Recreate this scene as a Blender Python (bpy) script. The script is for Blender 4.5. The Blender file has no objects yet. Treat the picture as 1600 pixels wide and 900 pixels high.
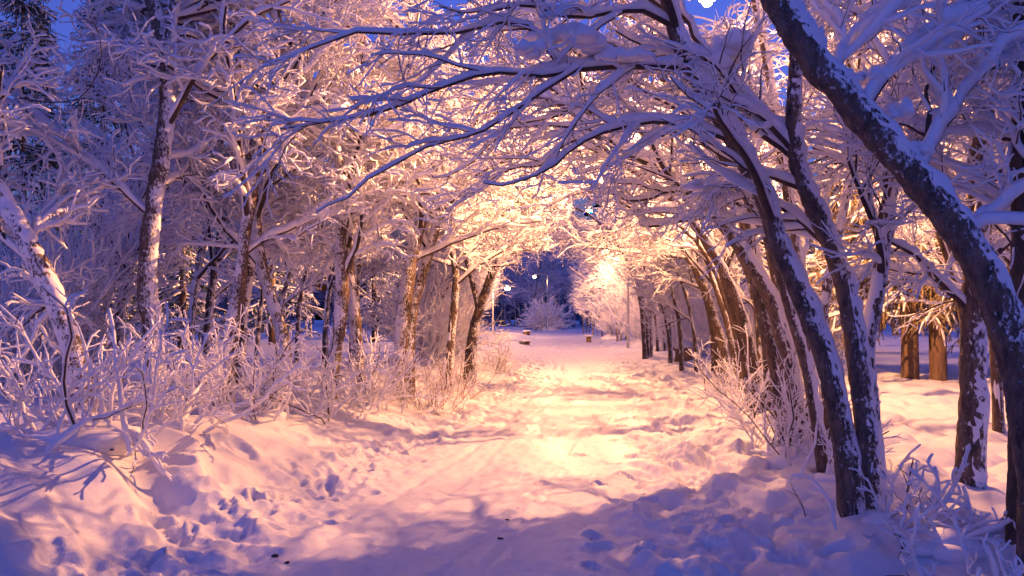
import bpy, math
import numpy as np
from mathutils import Vector

rng = np.random.default_rng(7)
S = bpy.context.scene
C = S.collection

# ------------------------------------------------------------------ camera, sky, exposure
EYE = 1.5
FPX = 1244.0          # focal length in pixels of a 1600 px wide picture
HOR = 497.0           # picture row of the horizon
cd = bpy.data.cameras.new("camera")
cam = bpy.data.objects.new("camera", cd)
C.objects.link(cam)
cam.location = (0, 0, EYE)
cam.rotation_euler = (math.pi / 2, 0, 0)
cd.sensor_width = 36.0
cd.lens = 36.0 * FPX / 1600.0
cd.shift_y = (HOR - 450.0) / 1600.0
cd.clip_start = 0.05
cd.clip_end = 2000
S.camera = cam

wd = bpy.data.worlds.new("World")
S.world = wd
wd.use_nodes = True
wn, wl = wd.node_tree.nodes, wd.node_tree.links
sky = wn.new("ShaderNodeTexSky")
sky.sky_type = 'NISHITA'
sky.sun_disc = False
sky.sun_elevation = math.radians(-1.0)       # dusk: the sun is already down, behind the camera
sky.sun_rotation = math.radians(200)
tint = wn.new("ShaderNodeMix")
tint.data_type = 'RGBA'
tint.blend_type = 'MULTIPLY'
tint.clamp_result = False
tint.inputs[0].default_value = 1.0
wl.new(sky.outputs[0], tint.inputs[6])
tint.inputs[7].default_value = (0.54, 0.86, 4.2, 1)   # the picture's cold white balance
wl.new(tint.outputs[2], wn["Background"].inputs[0])
wn["Background"].inputs[1].default_value = 0.115

LAMP_W = 620.0
LAMP_COL = (1.0, 0.44, 0.175)

S.view_settings.view_transform = 'Standard'
S.view_settings.look = 'None'
S.view_settings.gamma = 1
S.view_settings.use_curve_mapping = False
S.view_settings.exposure = 2.08
S.render.engine = 'CYCLES'
S.cycles.use_denoising = True
S.cycles.max_bounces = 6
S.cycles.diffuse_bounces = 4
S.cycles.glossy_bounces = 2
S.cycles.transmission_bounces = 2
S.cycles.sample_clamp_indirect = 6

def at(px, py, d):
    return np.array([(px - 800) / FPX * d, d, EYE + (HOR - py) / FPX * d])

# ------------------------------------------------------------------ noise
def hash2(ix, iy, seed):
    h = (ix.astype(np.int64) * 374761393 + iy.astype(np.int64) * 668265263 + seed * 1442695041) & 0x7fffffff
    h = ((h ^ (h >> 13)) * 1274126177) & 0x7fffffff
    h = h ^ (h >> 16)
    return (h & 0xffff) / 65535.0

def vnoise(x, y, seed=0):
    ix, iy = np.floor(x), np.floor(y)
    fx, fy = x - ix, y - iy
    fx = fx * fx * fx * (fx * (fx * 6 - 15) + 10)
    fy = fy * fy * fy * (fy * (fy * 6 - 15) + 10)
    a, b = hash2(ix, iy, seed), hash2(ix + 1, iy, seed)
    c, d = hash2(ix, iy + 1, seed), hash2(ix + 1, iy + 1, seed)
    return (a + (b - a) * fx) * (1 - fy) + (c + (d - c) * fx) * fy - 0.5

def fbm(x, y, seed=0, octaves=4, gain=0.5):
    r, a = 0, 1.0
    for k in range(octaves):
        r = r + a * vnoise(x * 2 ** k + 17.3 * k, y * 2 ** k - 9.1 * k, seed + k)
        a *= gain
    return r

def smooth(a, b, x):
    t = np.clip((x - a) / (b - a), 0, 1)
    return t * t * (3 - 2 * t)

# ------------------------------------------------------------------ ground
CY = [-40, 0, 3, 4.6, 8, 12, 18, 26, 36, 50, 70, 95, 140, 400]
CX = [-4, -1.3, -0.8, -0.5, 0.2, 0.85, 1.6, 2.2, 2.75, 3.3, 3.8, 4.1, 4.3, 4.5]
def path_x(y):
    return np.interp(y, CY, CX)

def ground_base(x, y):
    """broad form of the snow: flat path, soft banks, a rise under the trees"""
    x, y = np.asarray(x, float), np.asarray(y, float)
    o = x - path_x(y)
    hw = 1.75
    left = smooth(hw - 0.2, hw + 2.0, -o)
    right = smooth(hw - 0.2, hw + 1.9, o)
    near = smooth(14.0, 7.0, y)
    h = left * (0.34 + 0.20 * near) + right * (0.20 + 0.04 * near)
    h = h - 0.10 * smooth(4.5, 8.0, -o) - 0.05 * smooth(4.5, 8, o)
    big = fbm(x * 0.28 + 3, y * 0.28, 11, 3)
    h = h + big * 0.16 * np.clip(left + right, 0.08, 1)
    return h + 0.6 * smooth(60, 200, np.abs(o)) * fbm(x * .02, y * .02, 5, 2) * 4

def ground_detail(x, y):
    o = x - path_x(y)
    off = np.clip(smooth(1.2, 2.3, np.abs(o)), 0.0, 1)
    d = np.zeros_like(x)
    # wind-drifted ridges on the left foreground bank
    lb = smooth(1.3, 2.6, -o) * smooth(9.0, 6.0, y)
    u = x * 0.55 + y * 0.85
    w = x * 0.85 - y * 0.5
    rid = fbm(u * 0.85 + 0.5 * fbm(w * .8, u * .8, 31, 2), w * 0.42, 33, 3)
    d += lb * (1 - np.abs(rid) * 2.6) * 0.20
    d += lb * .05 * (1 - np.abs(fbm(u * 1.9, w * .8, 37, 2)) * 3)
    # soft hummocks on the right bank
    rb = smooth(0.5, 1.5, o)
    hm = fbm(x * 2.1, y * 1.5, 41, 3, .45)
    d += rb * 0.115 * (np.abs(hm) * 1.9 - .2) * smooth(30, 12, y)
    # churned snow at both edges
    edge = np.exp(-((np.abs(o) - 1.75) / 0.65) ** 2)
    d += edge * 0.10 * fbm(x * 5.0 + .6 * vnoise(x * 2, y * 2, 3), y * 3.6, 51, 4, .55) * smooth(60, 15, y)
    d += (edge * .6 + rb * .25) * 0.022 * fbm(x * 11, y * 9, 58, 2, .6) * smooth(18, 9, y)
    d += off * 0.035 * fbm(x * 1.4, y * 1.4, 55, 3)
    # packed path with long sled and ski marks
    pth = 1 - smooth(1.1, 1.9, np.abs(o))
    d += pth * (0.020 * fbm(o * 4, y * 1.1, 61, 3) + 0.016 * fbm(o * 12, y * 4.5, 66, 3))
    for go, gw, gd, sl in ((-0.85, .05, .016, 0.0), (-0.55, .05, .013, 0.0), (0.2, .03, .015, .05), (.36, .03, .015, .05),
                           (-1.25, .05, .018, -.03), (0.75, .05, .012, -.04)):
        q = (o - go - sl * (y - 7) - .05 * np.sin(y * .9 + go * 9)) / gw
        d -= pth * gd * np.exp(-q * q) * smooth(0.25, .5, fbm(y * .25 + go * 5, o * 0 + go, 71, 2) + .5)
    return d

def axis(dense0, dense1, step, lo, hi, ratio):
    a = list(np.arange(dense0, dense1, step))
    s, v = step, a[-1]
    while v < hi:
        s *= ratio
        v += s
        a.append(v)
    s, v = step, a[0]
    while v > lo:
        s *= ratio
        v -= s
        a.insert(0, v)
    return np.array(a)

gx = axis(-5.6, 5.6, 0.026, -420, 420, 1.055)
gy = [3.2]
while gy[-1] < 520:
    s = 0.0042 * gy[-1]
    gy.append(gy[-1] + min(max(s, .016), 14))
s = 0.02
while gy[0] > -120:
    s *= 1.12
    gy.insert(0, gy[0] - s)
gy = np.array(gy)
GX, GY = np.meshgrid(gx, gy)
GZ = ground_base(GX, GY) + ground_detail(GX, GY)

def stamp(cx, cy, ang, L, W, depth, rim):
    r = max(L, W) * 1.9
    i0, i1 = np.searchsorted(gx, (cx - r, cx + r))
    j0, j1 = np.searchsorted(gy, (cy - r, cy + r))
    if i1 - i0 < 3 or j1 - j0 < 3:
        return
    X, Y = GX[j0:j1, i0:i1] - cx, GY[j0:j1, i0:i1] - cy
    ca, sa = math.cos(ang), math.sin(ang)
    u, v = (X * ca + Y * sa) / L, (-X * sa + Y * ca) / W
    q = np.sqrt(u * u + v * v)
    GZ[j0:j1, i0:i1] += -depth * smooth(1.05, .55, q) + rim * np.exp(-((q - 1.18) / .22) ** 2) * (0.5 + 0.8 * (u > 0))

for k in range(1300):                      # boot prints trodden along both edges and across the path
    y = 3.4 + 24 * rng.random() ** 1.4
    m = rng.random()
    if m < 0.33:
        o = rng.normal(-1.65, .30)
    elif m < 0.68:
        o = rng.normal(1.55, .55)
    else:
        o = rng.uniform(-1.4, 1.4)
    dp = rng.uniform(.012, .04) if m < .68 else rng.uniform(.002, .007)
    stamp(path_x(y) + o, y, math.pi / 2 + rng.normal(0, .6), rng.uniform(.08, .15), rng.uniform(.035, .07), dp, dp * .4)
for k in range(26):                        # crumbs and deep holes off the beaten edge
    y = rng.uniform(3.5, 9)
    sgn = -1 if rng.random() < .5 else 1
    o = sgn * rng.uniform(1.9, 3.2)
    dp = rng.uniform(.03, .07)
    stamp(path_x(y) + o, y, rng.uniform(0, 3), rng.uniform(.12, .22), rng.uniform(.08, .16), dp, dp * .35)

def ground_z(x, y):
    i = int(np.clip(np.searchsorted(gx, x), 1, len(gx) - 1))
    j = int(np.clip(np.searchsorted(gy, y), 1, len(gy) - 1))
    return float(GZ[j, i])

def on_ground(px, d):
    x = (px - 800) / FPX * d
    return np.array([x, d, ground_z(x, d)])

# ------------------------------------------------------------------ materials
def mat(name):
    m = bpy.data.materials.new(name)
    m.use_nodes = True
    return m, m.node_tree.nodes, m.node_tree.links, m.node_tree.nodes["Principled BSDF"]

def noise(N, L, scale, detail=3, rough=.55, coord="Object", vscale=None):
    tc = N.new("ShaderNodeTexCoord")
    n = N.new("ShaderNodeTexNoise")
    n.inputs["Scale"].default_value = scale
    n.inputs["Detail"].default_value = detail
    n.inputs["Roughness"].default_value = rough
    if vscale:
        mp = N.new("ShaderNodeMapping")
        mp.inputs["Scale"].default_value = vscale
        L.new(tc.outputs[coord], mp.inputs[0])
        L.new(mp.outputs[0], n.inputs["Vector"])
    else:
        L.new(tc.outputs[coord], n.inputs["Vector"])
    return n

def ramp(N, L, src, stops):
    r = N.new("ShaderNodeValToRGB")
    el = r.color_ramp.elements
    while len(el) < len(stops):
        el.new(.5)
    for e, (p, c) in zip(el, stops):
        e.position = p
        e.color = (*c, 1)
    L.new(src, r.inputs[0])
    return r

def bump(N, L, src, B, strength, dist):
    b = N.new("ShaderNodeBump")
    b.inputs["Strength"].default_value = strength
    b.inputs["Distance"].default_value = dist
    L.new(src, b.inputs["Height"])
    L.new(b.outputs[0], B.inputs["Normal"])

def snow_material(name, col, bscale, bdist, rough=.62, grit=None):
    m, N, L, B = mat(name)
    n = noise(N, L, bscale, 4)
    r = ramp(N, L, n.outputs[0], [(0.25, tuple(c * .93 for c in col)), (0.75, col)])
    L.new(r.outputs[0], B.inputs["Base Color"])
    B.inputs["Roughness"].default_value = rough
    B.inputs["Specular IOR Level"].default_value = 0.25
    if grit:
        g = noise(N, L, grit, 2, .7)
        a = N.new("ShaderNodeMath")
        a.operation = 'ADD'
        L.new(n.outputs[0], a.inputs[0])
        L.new(g.outputs[0], a.inputs[1])
        bump(N, L, a.outputs[0], B, .55, bdist)
    else:
        bump(N, L, n.outputs[0], B, .5, bdist)
    return m

M_SNOW = snow_material("branch_snow", (.79, .765, .80), 28, .012)
M_FAR = snow_material("frost", (.75, .73, .78), 40, .01)
M_GROUND = snow_material("ground_snow", (.80, .775, .80), 9, .022, .6, 130)
M_PATH = snow_material("packed_snow", (.78, .75, .77), 14, .014, .55, 110)

def bark_material(name, dark, light, patch, scale=22, wind=(.75, .15, .3)):
    """fissured bark with snow plastered on in flecks, more of it on the weather side"""
    m, N, L, B = mat(name)
    n = noise(N, L, scale, 5, .65, vscale=(1, 1, .35))
    r = ramp(N, L, n.outputs[0], [(.32, dark), (.68, light)])
    fl = noise(N, L, scale * 2.0, 5, .7, vscale=(1, 1, .6))
    geo = N.new("ShaderNodeNewGeometry")
    dt = N.new("ShaderNodeVectorMath")
    dt.operation = 'DOT_PRODUCT'
    L.new(geo.outputs["Normal"], dt.inputs[0])
    dt.inputs[1].default_value = wind
    cl = noise(N, L, scale * .22, 2, .5)
    clm = N.new("ShaderNodeMath")
    clm.operation = 'MULTIPLY_ADD'
    L.new(cl.outputs[0], clm.inputs[0])
    clm.inputs[1].default_value = .5
    clm.inputs[2].default_value = -.25
    fl2 = N.new("ShaderNodeMath")
    fl2.operation = 'ADD'
    L.new(fl.outputs[0], fl2.inputs[0])
    L.new(clm.outputs[0], fl2.inputs[1])
    fl = fl2
    ml = N.new("ShaderNodeMath")
    ml.operation = 'MULTIPLY_ADD'
    L.new(dt.outputs["Value"], ml.inputs[0])
    ml.inputs[1].default_value = .22
    L.new(fl.outputs[0], ml.inputs[2])
    th = N.new("ShaderNodeMapRange")
    th.inputs[1].default_value = patch
    th.inputs[2].default_value = patch + .09
    L.new(ml.outputs[0], th.inputs[0])
    mx = N.new("ShaderNodeMix")
    mx.data_type = 'RGBA'
    L.new(th.outputs[0], mx.inputs[0])
    L.new(r.outputs[0], mx.inputs[6])
    mx.inputs[7].default_value = (.80, .78, .82, 1)
    L.new(mx.outputs[2], B.inputs["Base Color"])
    B.inputs["Roughness"].default_value = .85
    ad = N.new("ShaderNodeMath")
    ad.operation = 'MULTIPLY_ADD'
    L.new(th.outputs[0], ad.inputs[0])
    ad.inputs[1].default_value = .5
    L.new(n.outputs[0], ad.inputs[2])
    bump(N, L, ad.outputs[0], B, .9, .03)
    return m

M_BARK = bark_material("bark_right", (.035, .024, .020), (.21, .14, .105), .47)
M_BARKL = bark_material("bark_left", (.045, .028, .020), (.22, .14, .10), .51, wind=(-.5, -.5, .3))
M_BARKF = bark_material("bark_far", (.035, .022, .016), (.15, .095, .065), .52)
M_POST = bark_material("bark_bare", (.05, .030, .020), (.17, .10, .06), .70, 14)

def plain(name, col, rough=.7, metal=0, var=.25, scale=20):
    m, N, L, B = mat(name)
    n = noise(N, L, scale, 3)
    r = ramp(N, L, n.outputs[0], [(.3, tuple(c * (1 - var) for c in col)), (.7, tuple(min(1, c * (1 + var)) for c in col))])
    L.new(r.outputs[0], B.inputs["Base Color"])
    B.inputs["Roughness"].default_value = rough
    B.inputs["Metallic"].default_value = metal
    return m

M_TWIG = plain("twig_bark", (.060, .036, .030), .8)
M_GRASS = plain("dry_stem", (.30, .17, .08), .8)
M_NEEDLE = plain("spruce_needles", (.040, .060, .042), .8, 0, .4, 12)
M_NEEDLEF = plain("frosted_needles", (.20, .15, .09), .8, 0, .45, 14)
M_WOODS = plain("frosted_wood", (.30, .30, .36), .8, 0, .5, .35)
M_METAL = plain("lamp_metal", (.42, .42, .42), .45, .6, .1)
M_WOOD = plain("weathered_wood", (.16, .10, .06), .8)

def emit(name, col, strength):
    m, N, L, B = mat(name)
    B.inputs["Base Color"].default_value = (*col, 1)
    B.inputs["Emission Color"].default_value = (*col, 1)
    B.inputs["Emission Strength"].default_value = strength
    return m
M_GLOW = emit("lamp_glass", (1, .62, .26), 14)

# ------------------------------------------------------------------ mesh helpers
class Mesh:
    def __init__(s):
        s.v, s.f, s.n = [], [], 0
    def add(s, verts, quads):
        s.v.append(verts.reshape(-1, 3))
        s.f.append(quads + s.n)
        s.n += len(s.v[-1])
    def data(s, name, material, origin=(0, 0, 0)):
        me = bpy.data.meshes.new(name)
        v = (np.concatenate(s.v) - np.asarray(origin)).astype(np.float32)
        f = np.concatenate(s.f).astype(np.int32)
        me.vertices.add(len(v))
        me.vertices.foreach_set("co", v.ravel())
        me.loops.add(f.size)
        me.loops.foreach_set("vertex_index", f.ravel())
        me.polygons.add(len(f))
        me.polygons.foreach_set("loop_start", np.arange(len(f), dtype=np.int32) * 4)
        me.update(calc_edges=True)
        me.polygons.foreach_set("use_smooth", np.ones(len(f), dtype=bool))
        me.materials.append(material)
        me.validate()
        return me

def link(name, me, parent=None):
    o = bpy.data.objects.new(name, me)
    C.objects.link(o)
    if parent:
        o.parent = parent
    return o

def thing(name, label, cat, loc, group=None):
    o = bpy.data.objects.new(name, None)
    o.empty_display_size = .2
    C.objects.link(o)
    o.location = tuple(float(c) for c in loc)
    o["label"] = label
    o["category"] = cat
    if group:
        o["group"] = group
    return o

def tag(o, label, cat, group=None):
    o["label"] = label
    o["category"] = cat
    if group:
        o["group"] = group
    return o

def norm(a):
    return a / np.maximum(np.linalg.norm(a, axis=-1, keepdims=True), 1e-9)

def tangents(P):
    T = np.empty_like(P)
    T[:, 1:-1] = P[:, 2:] - P[:, :-2]
    T[:, 0] = P[:, 1] - P[:, 0]
    T[:, -1] = P[:, -1] - P[:, -2]
    return norm(T)

def grid_quads(B, K, sides):
    k, a = np.meshgrid(np.arange(K - 1), np.arange(sides), indexing="ij")
    a2 = (a + 1) % sides
    q = np.stack([k * sides + a, k * sides + a2, (k + 1) * sides + a2, (k + 1) * sides + a], -1).reshape(-1, 4)
    return (q[None] + (np.arange(B) * K * sides)[:, None, None]).reshape(-1, 4)

def end_caps(P, R):
    """one more ring past the tip, shrunk to a point"""
    e = P[:, -1:] + tangents(P)[:, -1:] * R[:, -1:, None] * .9
    return np.concatenate([P, e], 1), np.concatenate([R, R[:, -1:] * .04], 1)

def tubes(M, P, R, sides, rough=0.0):
    """bark: round tubes; P (B,K,3), R (B,K)"""
    if not len(P):
        return
    P, R = end_caps(P, R)
    B, K, _ = P.shape
    T = tangents(P)
    mean = norm(T.mean(1))
    ref = np.zeros((B, 3))
    ref[np.arange(B), np.argmin(np.abs(mean), 1)] = 1
    s = norm(np.cross(T, ref[:, None]))
    n = np.cross(s, T)
    a = np.arange(sides) / sides * 2 * math.pi
    rr = R[:, :, None] * np.ones(sides)
    if rough:
        rr = rr * (1 + rough * rng.normal(0, 1, rr.shape))
    V = P[:, :, None] + rr[..., None] * (np.cos(a)[None, None, :, None] * s[:, :, None] + np.sin(a)[None, None, :, None] * n[:, :, None])
    M.add(V, grid_quads(B, K, sides))

WIND = np.array([-.35, -.45, 0.0])
def snow(M, P, R, thick, side, coat, sides=7, lump=.28, wind=WIND, thin=.010, floor=.42):
    """snow lying along branches. thick/side: metres above / beside the wood; coat (B,): 1 wraps the wood, 0 only caps it"""
    if not len(P):
        return
    B, K, _ = P.shape
    T = tangents(P)
    up = np.array([0, 0, 1.0]) + .22 * wind
    s = norm(np.cross(T, np.broadcast_to(up, T.shape)))
    n = np.cross(s, T)
    flat = np.sqrt(np.clip(1 - T[..., 2] ** 2, 0, 1))
    f = .35 + .65 * flat
    prof = np.ones(K)
    prof[0] = .75
    prof[-1] = .85
    wob = 1 + lump * rng.normal(0, 1, (B, K))
    wob = np.clip(wob, .45, 1.9)
    per = np.clip(rng.normal(1, .22, (B, 1)), .5, 1.6)
    th = np.asarray(thick) * per * f * wob * prof
    sd = np.asarray(side) * per * (.7 + .3 * f) * (.5 + .5 * wob) * prof
    g = np.clip(R / thin, floor, 1)
    th, sd = th * g, sd * g
    w = R * 1.0 + sd
    h = R * .8 + th
    cc = np.asarray(coat).reshape(-1, 1)
    b = np.where(cc > .5, R + .45 * sd, -R * .15 + .001)
    # end ring
    Pe = P[:, -1:] + T[:, -1:] * (w[:, -1:, None] * .8)
    P2 = np.concatenate([P, Pe], 1)
    sh = lambda x, k=.12: np.concatenate([x, x[:, -1:] * k], 1)
    s, n = np.concatenate([s, s[:, -1:]], 1), np.concatenate([n, n[:, -1:]], 1)
    w, h, b = sh(w), sh(h), sh(b)
    a = np.arange(sides) / sides * 2 * math.pi + math.pi / 2
    ca, sa = np.cos(a), np.sin(a)
    lat = w[..., None] * ca
    ver = np.where(sa > 0, h[..., None] * sa, b[..., None] * sa)
    V = P2[:, :, None] + lat[..., None] * s[:, :, None] + ver[..., None] * n[:, :, None]
    M.add(V, grid_quads(B, K + 1, sides))

def spline(pts, K):
    """smooth resampling of a hand-placed line (Catmull-Rom)"""
    p = np.asarray(pts, float)
    p = np.vstack([2 * p[0] - p[1], p, 2 * p[-1] - p[-2]])
    n = len(p) - 3
    u = np.linspace(0, n - 1e-6, K)
    i = u.astype(int)
    t = (u - i)[:, None]
    a, b, c, d = p[i], p[i + 1], p[i + 2], p[i + 3]
    return .5 * (2 * b + (c - a) * t + (2 * a - 5 * b + 4 * c - d) * t * t + (-a + 3 * b - 3 * c + d) * t ** 3)

def grow(P, R, n, t0, t1, length, ang, K, ratio, rmax, wander=.35, grav=0.0, bias=(0, 0, 0), taper=.35, rmin=.0025, flat=1.0, tipshort=.5):
    """n children on every parent line; returns (B*n, K, 3) paths and radii"""
    B, KP, _ = P.shape
    if B == 0 or n == 0:
        return np.zeros((0, K, 3)), np.zeros((0, K))
    par = np.repeat(np.arange(B), n)
    N = len(par)
    t = t0 + (t1 - t0) * ((np.tile(np.arange(n), B) + rng.random(N)) / n)
    u = t * (KP - 1 - 1e-6)
    i = u.astype(int)
    fr = (u - i)[:, None]
    pos = P[par, i] * (1 - fr) + P[par, i + 1] * fr
    r = R[par, i] * (1 - fr[:, 0]) + R[par, i + 1] * fr[:, 0]
    tg = norm(P[par, i + 1] - P[par, i])
    rv = rng.normal(0, 1, (N, 3))
    rv[:, 2] *= flat
    pp = norm(rv - (rv * tg).sum(1, keepdims=True) * tg)
    A = np.clip(rng.normal(ang, ang * .25, N), .15, 2.2)[:, None]
    d = norm(tg * np.cos(A) + pp * np.sin(A) + np.asarray(bias))
    L = length * (1 - tipshort * t) * np.clip(rng.normal(1, .28, N), .4, 1.8)
    out = np.empty((N, K, 3))
    out[:, 0] = pos
    st = (L / (K - 1))[:, None]
    for k in range(1, K):
        out[:, k] = out[:, k - 1] + d * st
        d = norm(d + rng.normal(0, wander, (N, 3)) + np.array([0, 0, grav]))
    r0 = np.clip(np.minimum(r * ratio, rmax), rmin, None)
    rad = r0[:, None] * np.linspace(1, taper, K)[None]
    return out, np.maximum(rad, rmin * .7)

LAMP_AT = [at(1105, 4, 12.4), at(918, 330, 36), at(835, 432, 93), at(793, 450, 62)]
def clear_of_view(P, w=1.0, h=3.3):
    """the tunnel stays open over the path; nothing grows into the photographer or right round a lamp"""
    o = P[..., 0] - path_x(P[..., 1])
    q = (o / (1.75 * w)) ** 2 + (np.maximum(P[..., 2], 0) / h) ** 2
    bad = (q < 1).any(1)
    bad |= (np.linalg.norm(P - np.array([0, 0, EYE]), axis=-1) < 3.0).any(1)
    for la in LAMP_AT:
        bad |= (np.linalg.norm(P - la, axis=-1) < (1.1 if la[1] < 20 else .9)).any(1)
        ab = la - np.array([0, 0, EYE])
        t = np.clip(((P - np.array([0, 0, EYE])) @ ab) / (ab @ ab), 0, 1)
        dd = np.linalg.norm(P - (np.array([0, 0, EYE]) + t[..., None] * ab), axis=-1)
        bad |= ((dd < np.where(la[1] == 36, np.maximum(.022 * P[..., 1] * rng.random((len(P), 1)) ** .8, .10), .16)) & (t > .3) & (t < .985)).any(1)
    return ~bad

def keep(P, R, f):
    if f is None or not len(P):
        return P, R
    k = f(P)
    return P[k], R[k]

def crown(limbs, limbR, opt, filt=None):
    """branches, twigs and spurs on a set of limbs; returns lists of (P, R) by level"""
    lv = [(limbs, limbR)]
    for g in opt:
        P, R = lv[g.get("on", -1)]
        q = grow(P, R, g["n"], g.get("t0", .12), g.get("t1", 1.0), g["len"], g.get("ang", .8), g.get("K", 6), g.get("ratio", .6),
                 g.get("rmax", .02), g.get("wander", .22), g.get("grav", -.02), g.get("bias", (0, 0, 0)), flat=g.get("flat", .6),
                 rmin=g.get("rmin", .003), tipshort=g.get("tipshort", .5))
        lv.append(keep(*q, filt))
    return lv

def tree(name, label, cat, base, trunks, limbs, opt, bark=None, coat=.8, th=(.03, .026, .02, .016), sd=(.012, .014, .012, .010), group=None,
         filt=None, auto=None, trunk_sides=18, lev_sides=(8, 6, 5, 5), patch_snow=True, clumps=(), crust=.5, snowmat=None, wind=WIND, floor=.42, auto_thick=False):
    """trunks/limbs: list of (points (n,3), r_start, r_end) in world space"""
    bark = bark or M_BARK
    t = thing(name, label, cat, base, group)
    TP, TR = [], []
    for pts, r0, r1 in trunks:
        K = 26
        P = spline(pts, K)
        P += rng.normal(0, .006, P.shape) * np.linspace(.3, 1, K)[:, None]
        R = np.linspace(r0, r1, K) * (1 + .05 * rng.normal(0, 1, K))
        R[:2] *= np.array([1.3, 1.1])
        TP.append(P); TR.append(R)
        m = Mesh()
        KB = 110 if trunk_sides > 10 else 26
        PB, RB = spline(P, KB), np.interp(np.linspace(0, 1, KB), np.linspace(0, 1, K), R)
        RB = RB * (1 + .05 * fbm(np.linspace(0, 9, KB), np.full(KB, rng.random() * 50), 3, 2))
        tubes(m, PB[None], RB[None], trunk_sides, .045)
        to = link("trunk", m.data("trunk", bark, base), t)
        if crust > 0:
            m = Mesh()
            K2 = 60
            P2 = spline(P, K2)
            R2 = np.interp(np.linspace(0, 1, K2), np.linspace(0, 1, K), R)
            snow(m, P2[None], R2[None] * .93, crust * .09, crust * .006, [0], 9, .30, wind)
            link("snow_crust", m.data("snow_crust", snowmat or M_SNOW, base), to)
    LP, LR = [], []
    KL = 14
    for pts, r0, r1 in limbs:
        P = spline(pts, KL)
        P += rng.normal(0, .012, P.shape) * np.linspace(0, 1, KL)[:, None]
        LP.append(P); LR.append(np.linspace(r0, r1, KL))
    if auto:
        tp, tr = np.array(TP), np.array(TR)
        for g in (auto if isinstance(auto, list) else [auto]):
            q = grow(tp, tr, g["n"], g.get("t0", .35), g.get("t1", 1.0), g["len"], g.get("ang", .85), KL, g.get("ratio", .55), g.get("rmax", .05),
                     g.get("wander", .10), g.get("grav", -.01), g.get("bias", (0, 0, 0)), flat=g.get("flat", .7), tipshort=g.get("tipshort", .35))
            q = keep(*q, filt)
            LP += list(q[0]); LR += list(q[1])
    # the leaders go on as limbs so that the trunk tops carry twigs too
    hosts = [(np.array(LP), np.array(LR))]
    lv = crown(hosts[0][0], hosts[0][1], opt, filt)
    mb, ms = Mesh(), Mesh()
    for k, (P, R) in enumerate(lv):
        if not len(P):
            continue
        q = min(k, 3)
        cv = (rng.random(len(P)) < coat).astype(float)
        if k == 0:
            cv[:] = 0
        if k < 3:
            tubes(mb, P, R, max(4, lev_sides[q] - 1))
        else:
            nb = cv < .5
            tubes(mb, P[nb], R[nb], 4)
        has = rng.random(len(P)) < (1.0 if k == 0 else .94)
        snow(ms, P[has], R[has], th[q], sd[q], cv[has], lev_sides[q], .30 if k else .38, wind, *((.024, .22) if k == 0 and not auto_thick else (.010, floor)))
    for c, r in clumps:
        for k in range(7):
            ms.add(*blob(np.asarray(c) + rng.normal(0, .55, 3) * np.asarray(r) * (1, 1, .5), np.asarray(r) * rng.uniform(.4, .75, 3)))
    co = link("crown", mb.data("crown", M_TWIG if bark is not M_BARKF else M_TWIG, base), t)
    link("snow_load", ms.data("snow_load", snowmat or M_SNOW, base), co)
    return t

def blob(c, r, nu=14, nv=9, under=.45):
    """a lumpy pillow of snow"""
    u = np.arange(nu) / nu * 2 * math.pi
    v = np.linspace(.02, math.pi - .02, nv)
    V, U = np.meshgrid(v, u, indexing="ij")
    d = np.stack([np.sin(V) * np.cos(U), np.sin(V) * np.sin(U), np.cos(V)], -1)
    ph = rng.random(6) * 6
    k = 1 + .16 * np.sin(d[..., 0] * 3 + ph[0]) + .14 * np.sin(d[..., 1] * 4 + ph[1]) + .10 * np.sin(d[..., 2] * 5 + d[..., 0] * 4 + ph[2])
    p = d * k[..., None] * np.asarray(r)
    p[..., 2] = np.where(p[..., 2] < 0, p[..., 2] * under, p[..., 2])
    return (p + np.asarray(c)), grid_quads(1, nv, nu)

def line(*pts):
    return [at(*p) for p in pts]

def rooted(pts):
    """line whose foot is sunk into the snow"""
    L = [at(*p) for p in pts]
    L[0][2] = ground_z(L[0][0], L[0][1]) - .12
    return L

def dup(root, loc, rz=0.0, sc=(1, 1, 1), label=None, group=None):
    r = root.copy(); C.objects.link(r)
    r.location = tuple(float(c) for c in loc)
    r.rotation_euler = (0, 0, rz)
    r.scale = sc
    if label:
        r["label"] = label
    if group:
        r["group"] = group
    for ch in root.children:
        c = ch.copy(); C.objects.link(c); c.parent = r
        for g in ch.children:
            d = g.copy(); C.objects.link(d); d.parent = c
    return r

# ------------------------------------------------------------------ ground objects
gm = Mesh()
ny, nx = GX.shape
j, i = np.meshgrid(np.arange(ny - 1), np.arange(nx - 1), indexing="ij")
Q = np.stack([j * nx + i, j * nx + i + 1, (j + 1) * nx + i + 1, (j + 1) * nx + i], -1).reshape(-1, 4)
dzx = np.gradient(GZ, gx, axis=1)
dzy = np.gradient(GZ, gy, axis=0)
NN = norm(np.stack([-dzx, -dzy, np.ones_like(GZ)], -1)).reshape(-1, 3)
VV = np.stack([GX, GY, GZ], -1).reshape(-1, 3)
fc = VV[Q].mean(1)
wob = .18 * fbm(fc[:, 0] * 1.3, fc[:, 1] * 1.3, 91, 3)
is_path = (np.abs(fc[:, 0] - path_x(fc[:, 1])) < 1.72 + wob) & (fc[:, 1] > -110) & (fc[:, 1] < 96)
for nm, sel, mt in (("snow_ground", ~is_path, M_GROUND), ("path", is_path, M_PATH)):
    q = Q[sel]
    used, inv = np.unique(q.ravel(), return_inverse=True)
    m = Mesh()
    m.add(VV[used], inv.reshape(-1, 4))
    me = m.data(nm, mt)
    me.normals_split_custom_set_from_vertices(NN[used].astype(np.float32))
    o = link(nm, me)
    o["kind"] = "structure"
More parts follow.
